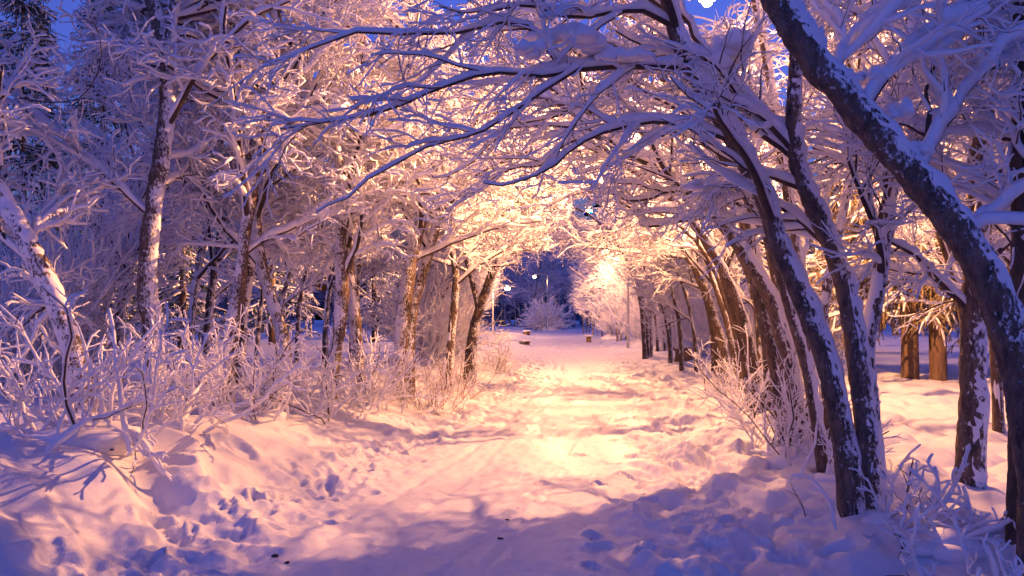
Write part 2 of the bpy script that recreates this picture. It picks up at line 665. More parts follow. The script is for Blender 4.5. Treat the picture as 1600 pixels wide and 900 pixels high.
#@@PART2@@
# ------------------------------------------------------------------ street lamps
def ring_tube(M, pts, r, sides=10, K=None):
    P = spline(pts, K or len(pts))[None]
    tubes(M, P, np.full(P.shape[:2], r) if np.isscalar(r) else np.interp(np.linspace(0, 1, P.shape[1]), np.linspace(0, 1, len(r)), r)[None], sides)

def wide_beam(ld, power, floor, hood):
    """a street lantern throws most of its light far along the path and little straight down"""
    ld.use_nodes = True
    N, L = ld.node_tree.nodes, ld.node_tree.links
    em = N["Emission"]
    tc = N.new("ShaderNodeTexCoord")
    sp = N.new("ShaderNodeSeparateXYZ")
    L.new(tc.outputs["Normal"], sp.inputs[0])
    def op(kind, a, b):
        m = N.new("ShaderNodeMath")
        m.operation = kind
        for k, v in enumerate((a, b)):
            if isinstance(v, (int, float)):
                m.inputs[k].default_value = v
            else:
                L.new(v, m.inputs[k])
        return m.outputs[0]
    z = sp.outputs[2]
    down = op('MAXIMUM', op('MULTIPLY', z, -1.0), floor)
    beam = op('POWER', down, -power)
    cut = N.new("ShaderNodeMapRange")          # the hood cuts the beam towards the horizontal
    L.new(z, cut.inputs[0])
    for k, v in enumerate((hood[0], hood[1], 1.0, hood[2])):
        cut.inputs[1 + k].default_value = v
    upcut = op('SUBTRACT', cut.outputs[0], op('MULTIPLY', op('MAXIMUM', z, 0.0), 0.07))
    L.new(op('MULTIPLY', beam, upcut), em.inputs["Strength"])

def street_lamp(label, head, foot, watts, glow=.13, power=1.5, floor=.17, hood=(-.26, .06, .13)):
    hx, hy, hz = head
    fx, fy = foot
    fz = ground_z(fx, fy)
    base = np.array([fx, fy, fz])
    t = thing("street_lamp", label, "street lamp", base, "street lamps along the path")
    dx, dy = hx - fx, hy - fy
    m = Mesh()
    ring_tube(m, [(fx, fy, fz - .2), (fx, fy, fz + 2), (fx, fy, hz - .2), (fx, fy, hz + .1)], [.075, .06, .05, .045], 12, 8)
    link("pole", m.data("pole", M_METAL, base), t)
    m = Mesh()
    ring_tube(m, [(fx, fy, hz + .08), (fx + dx * .3, fy + dy * .3, hz + .28), (fx + dx * .7, fy + dy * .7, hz + .28), (hx, hy, hz + .17)], .028, 8, 14)
    link("arm", m.data("arm", M_METAL, base), t)
    m = Mesh()
    m.add(*lathe((hx, hy, hz), [(.0, .19), (.05, .18), (.08, .13), (.12, .06), (.125, .035), (.11, .03)]))
    hd = link("lamp_head", m.data("lamp_head", M_METAL, base), t)
    m = Mesh()
    m.add(*lathe((hx, hy, hz), [(.005, -glow * .9), (glow * .6, -glow * .7), (glow, -glow * .15), (glow * 1.05, .03), (.1, .05), (.0, .06)]))
    link("lamp_glass", m.data("lamp_glass", M_GLOW, base), hd)
    m = Mesh()
    m.add(*blob((hx, hy, hz + .19), (.10, .10, .07)))
    link("snow_cap", m.data("snow_cap", M_SNOW, base), hd)
    ld = bpy.data.lights.new("lamp_light", 'POINT')
    ld.energy = watts
    ld.color = LAMP_COL
    wide_beam(ld, power, floor, hood)
    ld.shadow_soft_size = .05
    lo = bpy.data.objects.new("lamp_light", ld)
    C.objects.link(lo)
    lo.parent = t
    lo.location = (hx - fx, hy - fy, hz - fz - glow - .25)
    return t

def lathe(c, prof, n=16):
    u = np.arange(n) / n * 2 * math.pi
    p = np.asarray(prof)
    V = np.stack([p[:, 0, None] * np.cos(u), p[:, 0, None] * np.sin(u), p[:, 1, None] + 0 * u], -1) + np.asarray(c)
    return V[None], grid_quads(1, len(p), n)

def box(m, c, size, rz=0.0):
    x, y, z = np.asarray(size) / 2
    v = np.array([[-x, -y, -z], [x, -y, -z], [x, y, -z], [-x, y, -z], [-x, -y, z], [x, -y, z], [x, y, z], [-x, y, z]])
    ca, sa = math.cos(rz), math.sin(rz)
    v = v @ np.array([[ca, sa, 0], [-sa, ca, 0], [0, 0, 1]]) + np.asarray(c)
    m.add(v, np.array([[0, 3, 2, 1], [4, 5, 6, 7], [0, 1, 5, 4], [1, 2, 6, 5], [2, 3, 7, 6], [3, 0, 4, 7]]))

street_lamp("nearest street lamp, glowing among the snowy branches at the top right of the path", LAMP_AT[0], (4.7, 12.9), LAMP_W * 1.15, .075, 2.0, .42, (-.50, -.05, .22))
street_lamp("bright street lamp hanging over the middle of the path in the gap between the crowns", LAMP_AT[1], (5.3, 36.4), LAMP_W * .46, .2, 2.3, .15, (-.19, -.03, .03))
street_lamp("far street lamp on a tall pale pole at the end of the path", LAMP_AT[2], (4.15, 93), LAMP_W * .05, .2)
street_lamp("small golden street lamp low among the trees on the left, beside a forked trunk", at(793, 450, 62), (-1.5, 62.3), LAMP_W * .15, .22)

# ------------------------------------------------------------------ left row of trees
SN_L = dict(th=(.055, .042, .034, .028), sd=(.018, .017, .016, .014), floor=.6, auto_thick=True)
def opt_near(nb=8, nt=6, ns=3, k=1.0):
    return [dict(n=nb, len=1.0 * k, ang=.75, K=8, rmax=.018, wander=.20, grav=-.025, flat=.55, bias=(0, 0, .08)),
            dict(n=nt, len=.50 * k, ang=.80, K=6, rmax=.009, wander=.26, grav=-.02, flat=.6),
            dict(n=ns, len=.22 * k, ang=.95, K=4, rmax=.005, wander=.25, tipshort=.2)]

fl = lambda P: clear_of_view(P, 1.0, 3.2)
def left_tree(label, base, trunks, n=11, ln=1.9, o=None, bias=(.12, .28, .10), **kw):
    k = dict(bark=M_BARKL, coat=.9, filt=fl, group="snow-laden trees lining the left side of the path")
    k.update(SN_L); k.update(kw)
    return tree("snowy_tree", label, "tree", base, trunks, [], o or opt_near(), auto=dict(n=n, len=ln, t0=.30, rmax=.038, bias=bias, grav=-.012, wander=.10), **k)

def T(d, pts, r0, r1):
    return (rooted([(x, y, d + (k * .0)) for k, (x, y) in enumerate(pts)]), r0, r1)

B = lambda L: np.array([L[0][0], L[0][1], ground_z(L[0][0], L[0][1])])
def stems(*s):
    out = [T(*q) for q in s]
    return B(out[0][0]), out

b, s = stems((8.5, [(135, 625), (118, 560), (85, 470), (40, 375), (0, 300), (-60, 180), (-110, 20)], .135, .06))
left_tree("thick snow-topped tree leaning hard to the left behind the big frosted bush", b, s, crust=1.0, n=9, bias=(.1, .5, .2))
b, s = stems((9.5, [(243, 608), (240, 520), (230, 450), (236, 350), (250, 260), (261, 170), (260, 90), (246, 30), (228, -30), (205, -140)], .125, .07),
             (9.5, [(262, 150), (262, 90), (268, 40), (274, 0), (290, -120)], .07, .05))
s[1][0][0] = at(261, 165, 9.5)
left_tree("dark upright tree with scaly bark, forking near the top left of the picture", b, s, crust=0, n=12, bias=(.12, .5, .08), bark=M_BARK)
b, s = stems((10.3, [(352, 590), (362, 520), (375, 440), (385, 350), (400, 270), (415, 180), (430, 60), (440, -80)], .095, .045))
left_tree("slim pale tree tilting right just right of the dark upright tree", b, s, crust=.5)
b, s = stems((10.8, [(455, 588), (440, 520), (415, 440), (402, 370), (395, 300), (380, 180), (370, 40), (350, -100)], .09, .045))
left_tree("slim tree tilting left that rises out of frosted shoots left of the twin trunks", b, s, crust=.5)
b, s = stems((11.2, [(510, 610), (525, 540), (535, 460), (532, 380), (540, 300), (552, 200), (560, 100), (575, -60)], .11, .05),
             (11.6, [(562, 590), (555, 500), (545, 420), (540, 330), (525, 230), (505, 120), (490, -40)], .095, .045))
left_tree("tree with two upright dark trunks crossing each other midway along the left row", b, s, n=9)
b, s = stems((12.7, [(620, 603), (628, 520), (636, 450), (647, 387), (663, 340), (690, 290), (725, 220), (765, 120), (800, 0)], .12, .05),
             (12.9, [(636, 600), (642, 500), (658, 435), (675, 377), (684, 330), (682, 250), (670, 140), (660, 0)], .105, .045))
left_tree("tree with twin trunks bending right over the path, standing in tawny frosted grass", b, s, n=10, ln=2.1, crust=.6)
b, s = stems((15.2, [(700, 580), (706, 520), (712, 440), (705, 380), (690, 300), (680, 200), (675, 100)], .08, .04))
left_tree("thin tree with lamp-lit twigs between the twin trunks and the forked golden trunk", b, s, n=12, bark=M_BARKF)
b, s = stems((17.8, [(733, 576), (738, 530), (750, 480), (765, 440), (775, 405), (785, 360), (800, 300), (825, 230), (845, 170)], .13, .05),
             (17.8, [(748, 488), (738, 440), (728, 400), (722, 340), (718, 260)], .07, .035))
s[1][0][0] = at(749, 486, 17.8)
left_tree("tree with a golden-lit forked trunk over the left path edge, a lamp shining through it", b, s, n=13, ln=2.4, bark=M_BARKF, crust=.3,
          o=opt_near(9, 7, 3, 1.05), bias=(.25, -.05, .05))

# ------------------------------------------------------------------ right row of trees
SN_R = dict(th=(.048, .042, .026, .018), sd=(.004, .007, .007, .006))
fr = lambda P: clear_of_view(P, .95, 2.55)
def right_tree(label, base, trunks, limbs=(), n=9, ln=1.7, o=None, bias=(-.1, .0, .25), t0=.42, **kw):
    k = dict(bark=M_BARK, coat=.5, filt=fr, group="dark arching trees lining the right side of the path", wind=np.array([.4, -.3, 0]))
    k.update(SN_R); k.update(kw)
    a = dict(n=n, len=ln, t0=t0, rmax=.035, bias=bias, grav=-.01, wander=.10) if n else None
    return tree("arching_tree", label, "tree", base, trunks, limbs, o or opt_near(7, 6, 3, .85), auto=a, **k)

def limb(d0, d1, pts, r0, r1):
    n = len(pts)
    return ([at(x, y, d0 + (d1 - d0) * k / (n - 1)) for k, (x, y) in enumerate(pts)], r0, r1)

b, s = stems((4.15, [(1632, 900), (1622, 760), (1606, 640), (1583, 540), (1545, 440), (1490, 350), (1420, 265), (1340, 170), (1280, 105), (1238, 40), (1205, -30), (1160, -160)], .098, .07))
right_tree("big rough trunk leaning diagonally across the upper right corner with snow heaped in its forks", b, s,
           [limb(4.15, 4.5, [(1430, 275), (1475, 190), (1530, 120), (1600, 60)], .035, .015),
            limb(4.15, 4.4, [(1345, 175), (1400, 95), (1475, 30), (1540, -20)], .035, .015),
            limb(4.15, 4.6, [(1300, 125), (1330, 60), (1390, 0)], .03, .012),
            limb(4.15, 4.8, [(1500, 365), (1560, 330), (1640, 250)], .03, .012)],
           n=0, coat=.85, crust=.75,
           clumps=[(at(1395, 175, 4.25), (.085, .09, .10)), (at(1345, 128, 4.25), (.07, .08, .07)), (at(1440, 240, 4.2), (.06, .07, .07)), (at(1268, 60, 4.2), (.05, .06, .06))])
b, s = stems((6.1, [(1513, 748), (1520, 640), (1520, 540), (1522, 450), (1527, 350), (1530, 250), (1540, 150), (1550, 40), (1560, -120)], .105, .06))
right_tree("upright trunk plastered with snow patches, behind the diagonal trunk and the low bush", b, s, n=12, ln=1.5, coat=.9, t0=.3, crust=.55)
b, s = stems((4.55, [(1586, 905), (1590, 700), (1592, 450), (1592, 250), (1594, 60), (1596, -100)], .050, .035))
right_tree("slim bare brown trunk standing at the right-hand edge of the picture", b, s, n=7, ln=.9, coat=.9, bark=M_POST, crust=0, bias=(.1, .2, .1))
b, s = stems((5.4, [(1335, 788), (1320, 690), (1300, 600), (1280, 530), (1250, 460), (1215, 370), (1190, 300), (1150, 220), (1105, 150), (1070, 90), (1050, 30), (1038, -20), (1020, -120)], .082, .05),
             (5.4, [(1358, 797), (1355, 700), (1345, 600), (1333, 510), (1315, 430), (1290, 365), (1262, 300), (1245, 240), (1240, 160), (1245, 80), (1230, -40)], .080, .045),
             (5.5, [(1374, 790), (1360, 650), (1352, 560), (1366, 480), (1380, 400), (1392, 300), (1400, 200), (1420, 80), (1430, -50)], .062, .04))
right_tree("tree of three stems from one foot in the right foreground, two of them arching left", b, s,
           [limb(5.4, 5.0, [(1075, 105), (1050, 104), (1000, 102), (950, 103), (890, 108), (865, 90), (840, 55), (805, 30), (740, 45), (650, 52), (570, 50), (490, 75), (415, 105)], .034, .006),
            limb(5.2, 4.8, [(890, 108), (850, 118), (790, 112), (720, 124), (650, 152), (570, 180), (500, 192), (440, 200)], .022, .005),
            limb(5.2, 4.9, [(905, 105), (850, 140), (800, 175), (740, 210), (690, 222), (600, 262), (540, 310), (490, 330)], .018, .004),
            limb(5.4, 5.3, [(1150, 222), (1090, 200), (1030, 190), (960, 200), (900, 230), (860, 262), (800, 285), (760, 280)], .024, .006),
            limb(5.4, 5.0, [(1052, 40), (1000, 15), (940, 20), (880, 25), (820, 5), (760, 20), (690, 10)], .026, .006),
            limb(5.4, 5.6, [(1245, 240), (1200, 190), (1140, 140), (1090, 60), (1060, 10), (1040, -60)], .032, .02)],
           n=6, ln=1.2, coat=.4, crust=.6,
           o=[dict(n=7, len=.75, ang=.6, K=8, rmax=.012, wander=.12, grav=-.05, flat=.6, bias=(-.15, 0, -.05)),
              dict(n=6, len=.42, ang=.65, K=7, rmax=.006, wander=.14, grav=-.05),
              dict(n=2, len=.2, ang=.7, K=5, rmax=.004, wander=.15, grav=-.04)],
           clumps=[(at(880, 60, 5.15), (.17, .13, .11)), (at(965, 88, 5.2), (.17, .13, .09)), (at(830, 78, 5.0), (.11, .1, .08)), (at(1130, 85, 5.5), (.14, .12, .16)), (at(1185, 200, 5.5), (.07, .08, .1)), (at(1090, 290, 5.6), (.10, .1, .06))])
b, s = stems((8.4, [(1252, 697), (1240, 620), (1225, 540), (1205, 470), (1165, 400), (1120, 340), (1075, 295), (1020, 258), (960, 225), (925, 205), (880, 165), (835, 150)], .095, .025),
             (8.6, [(1236, 690), (1215, 590), (1195, 500), (1180, 430), (1172, 360), (1150, 300), (1120, 240), (1070, 170), (1010, 140), (960, 112), (905, 85), (860, 62)], .085, .025),
             (8.2, [(1264, 700), (1268, 600), (1262, 520), (1250, 420), (1235, 330), (1215, 200), (1190, 60), (1170, -60)], .06, .035))
right_tree("tree with a clump of dark stems sweeping far left to arch over the path", b, s,
           [limb(8.4, 8.6, [(1115, 335), (1060, 345), (1005, 352), (990, 325), (970, 300)], .035, .008),
            limb(8.5, 8.2, [(1160, 320), (1110, 302), (1050, 298), (1005, 312), (950, 303), (910, 280)], .04, .008),
            limb(8.4, 8.0, [(930, 210), (880, 225), (840, 260), (800, 262), (740, 300), (700, 330)], .028, .006),
            limb(8.6, 8.4, [(1000, 135), (940, 150), (870, 180), (800, 200), (730, 260), (680, 280)], .028, .006)],
           n=8, ln=1.6, coat=.5, crust=.75, bias=(-.2, -.05, .1), o=opt_near(7, 6, 2, .85))
b, s = stems((11.5, [(1192, 645), (1176, 560), (1150, 470), (1110, 390), (1060, 320), (1000, 272), (930, 238), (860, 230), (790, 250), (740, 275)], .085, .02),
             (11.8, [(1180, 640), (1160, 540), (1130, 430), (1085, 330), (1025, 235), (950, 155), (880, 112), (800, 100), (720, 120)], .08, .02),
             (11.2, [(1205, 650), (1200, 560), (1185, 460), (1165, 380), (1150, 260), (1120, 150), (1060, 60), (1010, -20)], .08, .03))
right_tree("arching tree whose lit stems cross high over the path, just behind the sweeping dark stems", b, s,
           [limb(11.8, 12.9, [(1130, 430), (1080, 310), (1010, 265), (930, 255), (850, 280)], .03, .008),
            limb(11.4, 12.8, [(1160, 300), (1090, 210), (1000, 180), (900, 195), (830, 230)], .03, .008),
            limb(11.5, 10.6, [(1065, 322), (1000, 330), (940, 300), (890, 305), (850, 330)], .03, .007)], n=5, ln=1.4, o=opt_near(6, 5, 2, .8), coat=.6, crust=.6, bias=(-.25, -.1, .1), bark=M_BARKF)
b, s = stems((7.0, [(1292, 742), (1268, 610), (1236, 490), (1203, 385), (1160, 295), (1112, 220), (1060, 150), (1000, 90), (930, 60)], .055, .018),
             (7.1, [(1302, 745), (1292, 610), (1288, 480), (1308, 380), (1332, 250), (1345, 100), (1340, -40)], .05, .03))
right_tree("slender two-stemmed tree just left of the three-stemmed one, one stem bowing left", b, s, [], n=5, ln=1.1, coat=.6, crust=.7, o=opt_near(5, 5, 3, .8))
b, s = stems((13.4, [(1165, 625), (1152, 530), (1126, 445), (1094, 385), (1048, 342), (1000, 320)], .065, .025),
             (13.8, [(1158, 620), (1140, 520), (1112, 430), (1090, 360), (1082, 280), (1060, 200)], .06, .025))
right_tree("thin lamp-lit pair of stems between the sweeping dark stems and the curved golden trunks", b, s, [], n=7, ln=1.6, coat=.7, crust=.4, bark=M_BARKF, bias=(-.2, 0, .1))
b, s = stems((9.7, [(1226, 668), (1210, 570), (1186, 470), (1150, 380), (1095, 290), (1030, 210), (950, 150), (900, 140)], .07, .03),
             (9.9, [(1238, 672), (1230, 560), (1210, 430), (1180, 300), (1130, 170), (1070, 80), (1000, 30), (920, 15), (840, 30)], .065, .022))
right_tree("slender arching tree with two stems bowed over the path, among the sweeping dark stems", b, s,
           [], n=2, ln=1.0, o=opt_near(4, 5, 2, .8), coat=.5, crust=.7, bias=(-.25, -.1, .05))
b, s = stems((16.4, [(1137, 597), (1128, 540), (1110, 480), (1092, 430), (1075, 400), (1055, 370), (1030, 345), (995, 325), (960, 315)], .11, .04),
             (16.9, [(1124, 590), (1118, 530), (1105, 470), (1085, 410), (1068, 360), (1040, 310), (1010, 260), (980, 220)], .09, .04),
             (16.0, [(1150, 600), (1146, 520), (1130, 450), (1118, 380), (1110, 300), (1090, 200)], .075, .04))
right_tree("lamp-lit tree with curved golden-brown trunks on the right edge of the path", b, s, n=11, ln=2.4, coat=.75, bark=M_BARKF, crust=.35,
           o=opt_near(8, 7, 3, 1.1), bias=(-.25, -.1, .1), t0=.3)

b, s = stems((29, [(1012, 553), (1010, 500), (1000, 450), (985, 412), (960, 382), (925, 362), (880, 352), (845, 352)], .09, .03),
             (29.5, [(1016, 553), (1015, 480), (1005, 420), (985, 370), (955, 330), (915, 305), (870, 300)], .09, .03),
             (28.4, [(1008, 555), (1002, 480), (985, 420), (958, 370), (920, 335), (885, 322), (850, 325)], .08, .03))
right_tree("frosted tree whose thin glowing twigs cross in front of the bright middle lamp", b, s, [], n=12, ln=2.0, coat=.8, crust=.3, t0=.45,
           bark=M_BARKF, bias=(-.25, .0, 0), o=opt_near(8, 6, 3, 1.1))

# ------------------------------------------------------------------ rows farther along the path, from a few grown shapes
def proto(label, group, seedlen=1.0, n=8, lean=1.0, fine=True, path_side=True, filt_h=3.3):
    f = (lambda P: (((P[..., 0] + 2.75) / 1.7) ** 2 + (np.maximum(P[..., 2], 0) / filt_h) ** 2 > 1).all(1) & (P[..., 0] > -2.4 + rng.random((len(P), 1)) ** 1.5 * 1.0).all(1)) if path_side else None
    st = []
    for k in range(3):
        a = rng.normal(0, .12, 2)
        x0, y0 = rng.normal(0, .22, 2)
        ln = lean * rng.uniform(.45, .95)
        st.append(([np.array([x0, y0, -.15]), np.array([x0 - .1 * ln, y0 + a[0], 1.2]), np.array([x0 - .45 * ln, y0 + a[0] * 2, 2.4]),
                    np.array([x0 - 1.1 * ln, y0 + a[0] * 3, 3.5]), np.array([x0 - 1.9 * ln, y0 + a[1] * 5, 4.3]), np.array([x0 - 2.6 * ln, y0 + a[1] * 7, 4.8])], rng.uniform(.055, .085), .025))
    o = [dict(n=8, len=1.25, ang=.6, K=6, rmax=.016, wander=.10, grav=-.03, bias=(-.12, 0, 0)),
         dict(n=7, len=.62, ang=.55, K=5, rmax=.008, wander=.12, grav=-.03),
         dict(n=3, len=.28, ang=.6, K=3, rmax=.005, wander=.12)]
    return tree("roadside_tree", label, "tree", (0, 0, 0), st, [], o, bark=M_BARKF, coat=.85, th=(.04, .03, .022, .017), sd=(.012, .013, .012, .010), group=group, filt=f,
                auto=[dict(n=n + 3, len=2.1, t0=.16, rmax=.035, ang=.7, bias=(-.15, 0, .15), grav=-.02, wander=.09)], crust=.3, trunk_sides=8, lev_sides=(6, 5, 4, 4), snowmat=M_FAR)

GR = "smaller frosted trees farther along the right side of the path"
GL = "smaller frosted trees farther along the left side of the path"
protos = [proto("p", GR, n=8), proto("p", GR, n=9), proto("p", GR, n=8, lean=.8)]
spent = set()
def plant(k, x, y, rz, sc, label, group, mirror=False):
    p = protos[k]
    z = ground_z(x, y)
    s = (-sc if mirror else sc, sc, sc)
    if k not in spent:
        spent.add(k)
        p.location = (x, y, z); p.rotation_euler = (0, 0, rz); p.scale = s
        p["label"] = label; p["group"] = group
        return p
    return dup(p, (x, y, z), rz, s, label, group)

right_far = [(20.5, 2.9, 0, "frosted tree next behind the golden-brown curved trunks"),
             (24, 2.8, 1, "frosted tree lit from above, beside the snow-topped stump on the right"),
             (28.5, 5.2, 2, "frosted tree with dark leaning stems in the violet shade right of the path"),
             (31.5, 3.5, 0, "frosted tree under the bright middle lamp, right of the path"),
             (41, 3.7, 1, "rounded frosted tree just in front of the small bench on the right"),
             (47, 3.4, 2, "frosted tree beside the small bench right of the path"),
             (54, 2.9, 0, "small frosted tree past the bench on the right"),
             (60, 2.7, 1, "distant frosted tree near the end of the right row"),
             (72, 3.0, 2, "last small frosted tree of the right row, in blue shade")]
for y, off, k, lb in right_far:
    plant(k, path_x(y) + off, y, rng.normal(0, .25), 1.2 if y == 28.5 else rng.uniform(.88, 1.0), lb, GR)
left_far = [(21.5, 4.0, 1, "frosted tree just past the golden forked trunk on the left"),
            (25.5, 4.6, 0, "glowing frosted tree whose twigs droop over the left path edge near the log"),
            (30.5, 4.6, 2, "frosted tree left of the path level with the bright middle lamp"),
            (40, 5.6, 1, "frosted tree set back from the path behind the glowing droopy one"),
            (46, 5.6, 0, "smaller frosted tree in blue shade beyond the log on the left"),
            (56, 6.2, 2, "distant blue-white tree of the left row"),
            (70, 6.8, 1, "last distant blue-white tree of the left row")]
for y, off, k, lb in left_far:
    plant(k, path_x(y) - off, y, rng.normal(0, .25), rng.uniform(.9, 1.05), lb, GL, True)

GB = "snowy trees of the second row behind those by the path"
second = [(-7.6, 15.0, 1, 1.2, "snowy tree of the second row at the far left, in front of the dark spruces"),
          (-5.6, 14.5, 2, 1.15, "snowy tree of the second row behind the dark upright tree"),
          (-6.4, 22.0, 0, 1.2, "snowy tree of the second row behind the slim tilting trees"),
          (-4.6, 20.5, 2, 1.15, "snowy tree of the second row behind the two crossing trunks"),
          (-2.6, 21.5, 0, 1.2, "snowy tree of the second row behind the twin bending trunks"),
          (5.2, 8.6, 0, 1.0, "snowy tree of the second row behind the three-stemmed tree"),
          (8.0, 12.6, 1, 1.15, "snowy tree of the second row at the far right, in front of the dim spruce"),
          (6.0, 19.5, 0, 1.15, "snowy tree of the second row behind the golden-brown curved trunks"),
          (6.6, 9.6, 2, 1.1, "snowy tree of the second row behind the snow-patched upright trunk")]
for x, y, k, sc, lb in second:
    plant(k, x, y, rng.uniform(-.6, .6), sc, lb, GB, x < 0)

# ------------------------------------------------------------------ spruces
def spruce(label, H=13.0, bare=1.6, width=2.6, mat_n=None, snowy=.5, trunks=1, name="spruce_tree", group=None, dens=1.0, droop=.16):
    t = thing(name, label, "spruce", (0, 0, 0), group)
    mb, ms = Mesh(), Mesh()
    for k in range(trunks):
        x0 = (k - (trunks - 1) / 2) * .62
        m = Mesh()
        P = np.array([[x0, 0, -.2], [x0, .03, H * .3], [x0 * .9, 0, H * .65], [x0 * .8, .0, H]])
        P = spline(P, 10)[None]
        R = np.linspace(.19, .02, 10)[None]
        tubes(m, P, R, 10, .04)
        link("trunk", m.data("trunk", M_POST), t)
        nb = int(130 * dens)
        u = np.sort(rng.random(nb)) ** .9
        z = bare + (H - bare - .3) * u
        az = rng.random(nb) * 6.283
        L = width * (1 - .86 * u) * rng.uniform(.75, 1.1, nb)
        K = 8
        q = np.linspace(0, 1, K)
        out = q[None] * L[:, None]
        zz = z[:, None] - (out * .28 + .16 * out * out * .5) + .16 * L[:, None] * q[None] ** 3
        Pb = np.stack([x0 + np.cos(az)[:, None] * out, np.sin(az)[:, None] * out, zz], -1)
        Rb = np.linspace(1, .35, K)[None] * (.030 + .012 * L[:, None])
        P1, R1 = grow(Pb, Rb, 11, .15, 1, .75 * width / 2.6, .9, 5, .8, .035, .08, -droop, (0, 0, -.1), flat=.25, rmin=.016, tipshort=.45)
        P2, R2 = grow(P1, R1, 4, .2, 1, .26, .7, 3, .9, .026, .1, -.35, (0, 0, -.35), flat=.5, rmin=.014, tipshort=.2)
        for P, R, sd in ((Pb, Rb, 5), (P1, R1, 5), (P2, R2, 4)):
            tubes(mb, P, R, sd, .12)
        for P, R, pr in ((Pb, Rb, 1), (P1, R1, snowy), (P2, R2, snowy * .5)):
            h = rng.random(len(P)) < pr
            snow(ms, P[h], R[h], .045, .012, np.zeros(h.sum()), 5, .4)
    co = link("crown", mb.data("crown", mat_n or M_NEEDLE), t)
    link("snow_load", ms.data("snow_load", M_FAR), co)
    return t

GS = "dark spruces standing behind the left row"
sp_dark = spruce("s", 13, .8, 2.7, M_NEEDLE, .38)
first = True
for px, d, sc, lb in [(35, 27, 1.0, "tall dark blue spruce at the far left edge behind the white shrub"),
                      (160, 33, 1.15, "tall dark spruce against the blue sky left of the dark upright tree"),
                      (285, 29, .85, "dark blue spruce just right of the dark upright trunk"),
                      (425, 37, .95, "dark spruce behind the gap between the slim tilting trees"),
                      (585, 44, .9, "dark spruce far behind the twin bending trunks"),
                      (845, 118, 1.15, "dark spruce rising behind the far lamp pole at the end of the path")]:
    x = (px - 800) / FPX * d
    loc = (x, d, ground_z(x, d))
    if first:
        sp_dark.location = loc; sp_dark.scale = (sc,) * 3; sp_dark["label"] = lb; sp_dark["group"] = GS; first = False
    else:
        dup(sp_dark, loc, rng.uniform(0, 6), (sc,) * 3, lb, GS)
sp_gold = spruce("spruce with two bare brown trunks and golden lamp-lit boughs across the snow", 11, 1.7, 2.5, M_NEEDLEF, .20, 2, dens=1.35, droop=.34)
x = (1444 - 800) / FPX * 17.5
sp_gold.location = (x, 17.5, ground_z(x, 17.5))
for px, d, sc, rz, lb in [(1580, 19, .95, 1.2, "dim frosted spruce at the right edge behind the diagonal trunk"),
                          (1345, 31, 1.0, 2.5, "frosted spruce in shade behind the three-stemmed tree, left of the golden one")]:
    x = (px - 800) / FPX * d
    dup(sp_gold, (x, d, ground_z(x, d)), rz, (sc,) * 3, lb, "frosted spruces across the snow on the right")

# ------------------------------------------------------------------ far wood closing the view
GF = "blue-white trees of the wood at the end of the path"
for k in range(34):
    px = [700, 745, 785, 812, 835, 872, 895, 925, 960, 1000, 1050, 1110, 1170, 1240, 1310, 1400, 1480, 1570, 60, 150, 230, 330, 410, 480, 540, 600, 655, 820, 850, 885, 910, 780, 1275, 1520][k]
    d = (rng.uniform(104, 122) if k < 11 else rng.uniform(48, 70)) if k not in (27, 28, 29, 30, 31) else rng.uniform(128, 140)
    sc = d / 64 * rng.uniform(.95, 1.25) * (1.0 if k < 11 else 1.15)
    x = (px - 800) / FPX * d
    mid = "at the end of the path" if 780 < px < 960 else ("beyond the meadow on the right" if px >= 960 else "beyond the left row")
    plant(k % 3, x, d, rng.uniform(-.9, .9), sc, "tall blue-white snowy tree of the far wood " + mid, GF + " " + mid if mid[0] == "b" else GF, k % 2 == 0)

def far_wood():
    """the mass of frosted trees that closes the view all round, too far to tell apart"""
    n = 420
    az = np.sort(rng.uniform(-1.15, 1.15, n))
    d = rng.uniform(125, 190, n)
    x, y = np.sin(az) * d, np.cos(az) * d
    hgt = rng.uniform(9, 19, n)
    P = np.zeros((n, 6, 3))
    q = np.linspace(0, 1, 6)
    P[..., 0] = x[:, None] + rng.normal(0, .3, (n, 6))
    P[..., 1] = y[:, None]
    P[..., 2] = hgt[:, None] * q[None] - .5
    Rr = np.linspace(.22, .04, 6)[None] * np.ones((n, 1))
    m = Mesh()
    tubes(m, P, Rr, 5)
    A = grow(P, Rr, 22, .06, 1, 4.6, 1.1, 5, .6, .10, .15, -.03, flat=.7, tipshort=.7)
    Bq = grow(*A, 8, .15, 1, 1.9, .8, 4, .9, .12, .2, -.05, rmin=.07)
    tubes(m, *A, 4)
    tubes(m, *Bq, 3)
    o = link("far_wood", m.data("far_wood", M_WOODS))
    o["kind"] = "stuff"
far_wood()

